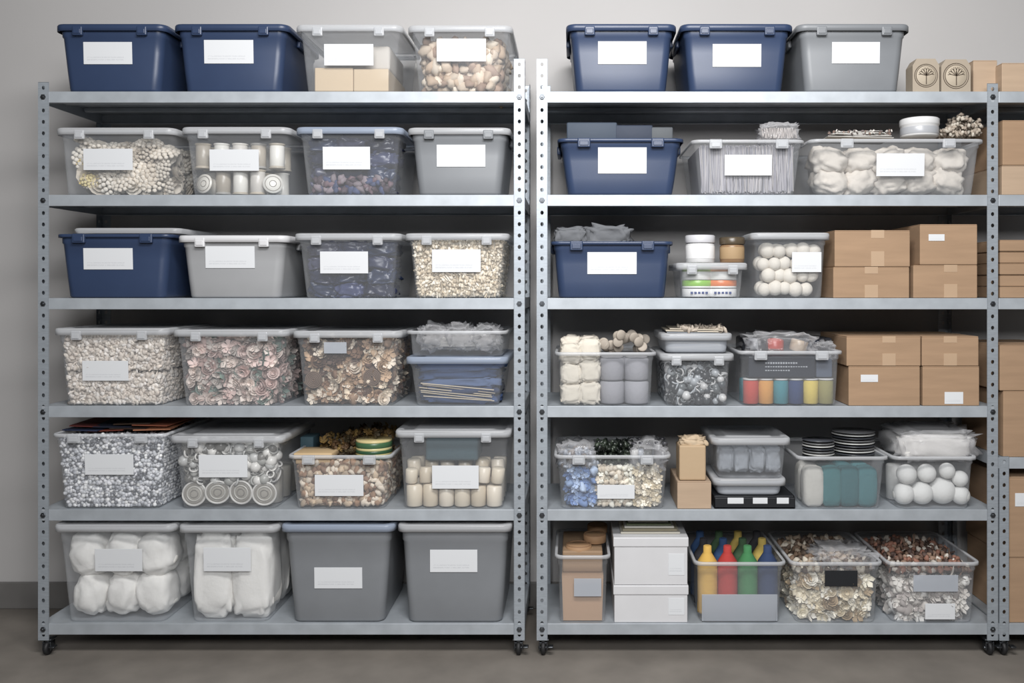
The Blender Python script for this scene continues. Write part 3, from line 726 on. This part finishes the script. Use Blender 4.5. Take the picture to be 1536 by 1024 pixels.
zz=carton(1016,1067,722,B(5),mat='kraft2',tape=False,dep=.25,name='small_cardboard_box')
G=group('kraft_paper_bag',(X(1040),.1,zz));mb=MB()
v,f=rb(X(1019,.02),X(1059,.02),.02,.13,zz+.001,Z(668,.02),.006)
mb.add((v,f),None,C(180,156,126),False);blob(mb,(X(1039,.06),.075,Z(664,.05)),(.10,.09,.05),C(186,166,140),.3,4,.6)
mb.build('bag',M['vm'],G)
def c_blacktray(z0):
    G=group('black_document_tray',(X(1136),.15,z0));mb=MB();a,b=X(1071,.02),X(1192,.02);z1=Z(743,.02)
    mb.add(rb(a,b,.01,.32,z0+.001,z0+.008,.002),sm=False);mb.add(rb(a,b,.01,.016,z0+.001,z1-.006,.002),sm=False)
    mb.add(rb(a,a+.005,.01,.32,z0+.001,z1,.002),sm=False);mb.add(rb(b-.005,b,.01,.32,z0+.001,z1,.002),sm=False);mb.add(rb(a+.004,b-.004,.02,.31,z1-.008,z1-.001,.002),sm=False);mb.build('tray',M['black'],G)
    for q in((1092,747,1116,756),(1130,747,1152,756),(1166,747,1184,756)): add_label(G,*q,lambda z:.0085)
    return z1
zt=c_blacktray(B(5))
def c_grey(R):
    mb=MB();z=(R.z0+R.z1)/2
    for i in range(4): blob(mb,(R.xc+(i-1.5)*R.hw(z)*.48,R.yf(z)+.095,z-.01),(R.hw(z)*.52,.16,(R.z1-R.z0)*.75),jit(C(140,145,152),.1),.12,2,.5)
    mb.build('grey_pouches',M['vc'],R.G)
make_bin('flat_clear_box',1071,1182,719,zt,'frost','clear',ins=2,clips=False,depth=.28,y0=.01)
make_bin('clear_box_of_pouches',1068,1188,657,Z(719)+.001,'clear','clear',contents=c_grey,ins=5,clips=False,depth=.32,y0=.0)
def c_tealrolls(R):
    mb=MB();z=R.z0
    for i in range(4):
        w=R.hw(z)-.04;x=R.xc-w+2*w*i/3;c=[C(186,184,178),C(50,106,110),C(42,94,100),C(58,110,116)][i]
        rollcol(mb,x,R.yf(z)+.045,z,.041,.145,c,1,.04);rollcol(mb,x,R.yf(z)+.13,z,.041,.145,c,1,.04)
    mb.build('fabric_rolls',M['vc'],R.G);mb=MB();z=Z(690)
    for s,(px,n) in enumerate(((1222,7),(1283,9))):
        for k in range(n): mb.add(revolve([(.002,0),(.05,0),(.082 if s else .06,.003),(.083 if s else .061,.005),(.002,.004)],30),TR((X(px,.14),.13+.08*s-.04,z-.004+k*.0105)),[C(70,72,78),C(196,196,194),C(110,110,112)][k%3])
    mb.build('stacked_plates',M['vs'],R.G)
make_bin('clear_bin_of_fabric_rolls',1195,1334,684,B(5),'clear',None,contents=c_tealrolls,ins=7,clips=False)
def c_whiteballs(R):
    mb=MB();z=R.z0
    for i,(dx,dz,s) in enumerate([(-.1,.04,.08),(-.03,.042,.085),(.05,.05,.10),(.115,.036,.07),(-.09,.115,.075),(-.015,.12,.07),(.06,.13,.06),(.11,.1,.06)]):
        mb.add(ICO[4],TR((R.xc+dx,R.yf(z+dz)+s/2+.002,z+dz+.003),(0,0,0),s),jit(C(216,216,214),.04))
    cylrow(mb,R,4,.035,.14,z,[C(206,206,204)],.11)
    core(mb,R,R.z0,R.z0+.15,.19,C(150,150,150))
    mb.build('foam_balls',M['vc'],R.G);mb=MB()
    blob(mb,(X(1398,.12),.17,Z(668,.1)),(.30,.26,.10),C(214,212,208),.08,3,.45);mb.build('batting',M['vc'],R.G)
    mb=MB();blob(mb,(X(1398,.12),.165,Z(668,.1)+.006),(.31,.29,.125),C(200,200,200),.18,4,.45);mb.build('plastic_wrap',M['film'],R.G)
make_bin('clear_bin_of_foam_balls',1338,1467,684,B(5),'clear',None,contents=c_whiteballs,ins=6,clips=False)
def c_kraft(R):
    mb=MB();core(mb,R,R.z0,R.z0+.17,.012,C(182,150,122));mb.build('kraft_cards',M['vm'],R.G);mb=MB()
    z=R.z0+.17
    for (px,y,zz,r) in((868,.1,Z(822,.1),.05),(892,.16,Z(806,.16),.045),(896,.24,Z(792,.24),.04),(862,.26,Z(812,.26),.045)):
        mb.add(cyl(r,.03,.002,28),TR((X(px,y),y,zz-.015)),C(164,130,98));mb.add(torus(r-.004,.003,28,6),TR((X(px,y),y,zz+.015)),C(140,108,80))
    mb.add(rb(R.xc-R.hw(z)+.01,R.xc+R.hw(z)-.01,.05,.33,z,Z(832),.006),None,C(150,124,98),False)
    mb.build('papier_mache_boxes',M['vm'],R.G)
make_bin('clear_bin_of_papier_mache_boxes',832,916,832,B(6),'clear',None,[(861,867,902,894,'frost','sticker')],contents=c_kraft,ins=3,clips=False,depth=.38)
def whitebox(x0,x1,yt,base):
    a,b=X(x0,.005),X(x1,.005);zt=Z(yt,.005);G=group('white_archive_box',((a+b)/2,.18,base))
    MB().add(rb(a+.004,b-.004,.009,.345,base+.001,zt-.004,.002),sm=False).build('box',M['white'],G)
    MB().add(rb(a,b,.005,.349,zt-.035,zt,.003),sm=False).build('box_lid',M['white'],G)
    h=(zt-base)
    q=(x1-30,yt+h*400*.35,x1-6,yt+h*400*.8);add_label(G,*q,lambda z:.0082)
    return zt
z=whitebox(920,1033,878,B(6));z=whitebox(920,1033,806,z+.0005)
G=group('craft_paper_bundle',(X(975),.15,z));mb=MB()
for k,c in enumerate([C(186,182,170),C(160,152,130),C(196,194,186),C(120,128,102),C(180,177,168)]): mb.add(rb(X(930+3*k,.1),X(1018-4*k,.1),.05+.01*k,.3,z+.001+k*.008,z+.0085+k*.008,.002),None,c,False)
mb.build('paper_stack',M['vm'],G)
def cone(h=.15,r=.034): return revolve([(.003,0),(r,0),(r,.008),(r,h*.74),(r*.96,h*.77),(r*.5,h*.88),(r*.42,h*.9),(r*.4,h),(r*.3,h+.002),(.003,h)],24)
def c_cones(R):
    mb=MB();z=R.z0+.02;cols=[C(206,166,84),C(172,58,54),C(64,124,78),C(44,60,94)]
    for l in range(3):
        for i in range(4):
            w=R.hw(R.z1)-.043;x=R.xc-w+2*w*i/3;h=.25
            mb.add(cone(h,.038),TR((x,R.yf(z)+.05+l*.1,z)),cols[i] if l==0 else [C(190,166,90),C(50,50,54),C(50,78,118),C(66,92,66)][(i+l)%4])
            for k in range(14): mb.add(torus(.0372,.0013,24,4),TR((x,R.yf(z)+.05+l*.1,z+.02+k*.012)),jit(cols[i],.12)) if l==0 else None
    mb.build('thread_cones',M['vc'],R.G)
    mb=MB();zt=Z(893);mb.add(rb(R.xc-R.hw(R.z0)+.003,R.xc+R.hw(R.z0)-.003,R.yf(R.z0)+.003,R.yf(R.z0)+.006,R.z0,zt,.001),None);mb.build('frosted_liner',M['frost'],R.G)
make_bin('clear_bin_of_thread_cones',1041,1180,842,B(6),'clear',None,contents=c_cones,ins=5,clips=False)
def c_cflow(R):
    scatter(R,.040,FLOW+[ROSE],[C(222,216,200),C(212,202,180),C(196,184,160),C(226,222,212),C(164,144,116)],Z(860),nm='cream_flowers',size=(1,1.5),layers=3,pack=.66)
    scatter(R,.026,ROCK,[C(110,90,74),C(88,74,64),C(164,148,130),C(190,182,168)],Z(850),zlo=Z(862),nm='seed_pods',rowtop=True,dome=.012)
    mb=MB();blob(mb,(X(1265,.08),.11,Z(836,.08)),(.22,.2,.07),C(200,200,200),.35,4,.6);mb.build('plastic_bag',M['film'],R.G)
make_bin('clear_bin_of_cream_flowers',1185,1325,842,B(6),'clear',None,[(1237,855,1286,879,'black','sticker')],contents=c_cflow,ins=5,clips=False)
def c_wflow(R):
    scatter(R,.040,FLOW+ROCK[:1],[C(208,204,198),C(190,184,178),C(218,216,212),C(162,154,150)],Z(866),nm='pale_flowers',size=(1,1.5),layers=3,pack=.66)
    scatter(R,.022,ROCK+CHIP,[C(104,80,68),C(134,110,94),C(190,182,172),C(80,64,58),C(140,100,84)],Z(850),zlo=Z(862),nm='potpourri',dome=.012)
make_bin('clear_bin_of_pale_flowers',1330,1471,842,B(6),'clear',None,[(1370,862,1437,887,'frost','sticker'),(1388,905,1433,929)],contents=c_wflow,ins=5,clips=False)
# ---------------- third bay
kbox(1503,1560,94,B(1),mat='kraft2',tape=False)
z=kbox(1503,1600,248,B(2),mat='kraft2');kbox(1504,1600,180,z)
z=B(3)
for k in range(5): z=carton(1500,1610,447-17.5*(k+1),z,tape=False,y0=.02+.006*(k%2),dep=.3,name='flat_cardboard_box')
z=kbox(1505,1610,586,Z(686),tape=False);kbox(1500,1600,517,z)
z=kbox(1514,1620,836,B(6));kbox(1512,1620,716,z,tape=False,label=(1524,740,1560,760))
# ---------------- room
def plane(name,tp,mat): return MB().add(tp,None,(.5,.5,.5),False).build(name,mat)
wallm=solid('painted_wall',C(184,182,181),.85,var=.03,vs=1.4,bs=60,bst=.12,spec=.2)
floorm=solid('concrete_floor',C(122,116,109),.62,var=.16,vs=5,bs=35,bst=.25)
plane('floor',rb(-4.5,5,-5.5,.51,-.1,0,.001,1),floorm)
plane('wall_back',rb(-4.5,5,.51,.65,-.1,3.4,.001,1),wallm)
plane('baseboard_back',rb(-4.5,5,.498,.5105,0,.115,.004),solid('baseboard_paint',C(112,110,108),.6))
# ---------------- camera, light
cam=bpy.data.cameras.new('camera');co=bpy.data.objects.new('camera',cam);sc.collection.objects.link(co);sc.camera=co
co.location=(CX,-DC,CZ);co.rotation_euler=(math.pi/2,0,0);cam.sensor_width=36;cam.lens=DC*S/1536*36
cam.shift_x=-(860-768)/1536;cam.shift_y=-(512-430)/1536
def area(name,loc,tgt,sx,sy,pw,col=(1,1,1)):
    l=bpy.data.lights.new(name,'AREA');l.shape='RECTANGLE';l.size=sx;l.size_y=sy;l.energy=pw;l.color=col
    o=bpy.data.objects.new(name,l);sc.collection.objects.link(o);o.location=loc
    o.rotation_euler=(Vector(tgt)-Vector(loc)).to_track_quat('-Z','Y').to_euler()
area('ceiling_light',(.4,-2.3,3.2),(.4,.1,.7),1.8,.6,108,(1,.99,.98))
area('front_fill',(.3,-4.1,2.55),(.2,0,.45),2.2,.8,112,(.985,.99,1))  # added fill light behind the camera, lifts the bin fronts; no real fixture
w=bpy.data.worlds.new('world');sc.world=w;w.use_nodes=True
w.node_tree.nodes['Background'].inputs[0].default_value=(.93,.96,1,1);w.node_tree.nodes['Background'].inputs[1].default_value=.03
sc.view_settings.view_transform='Standard'
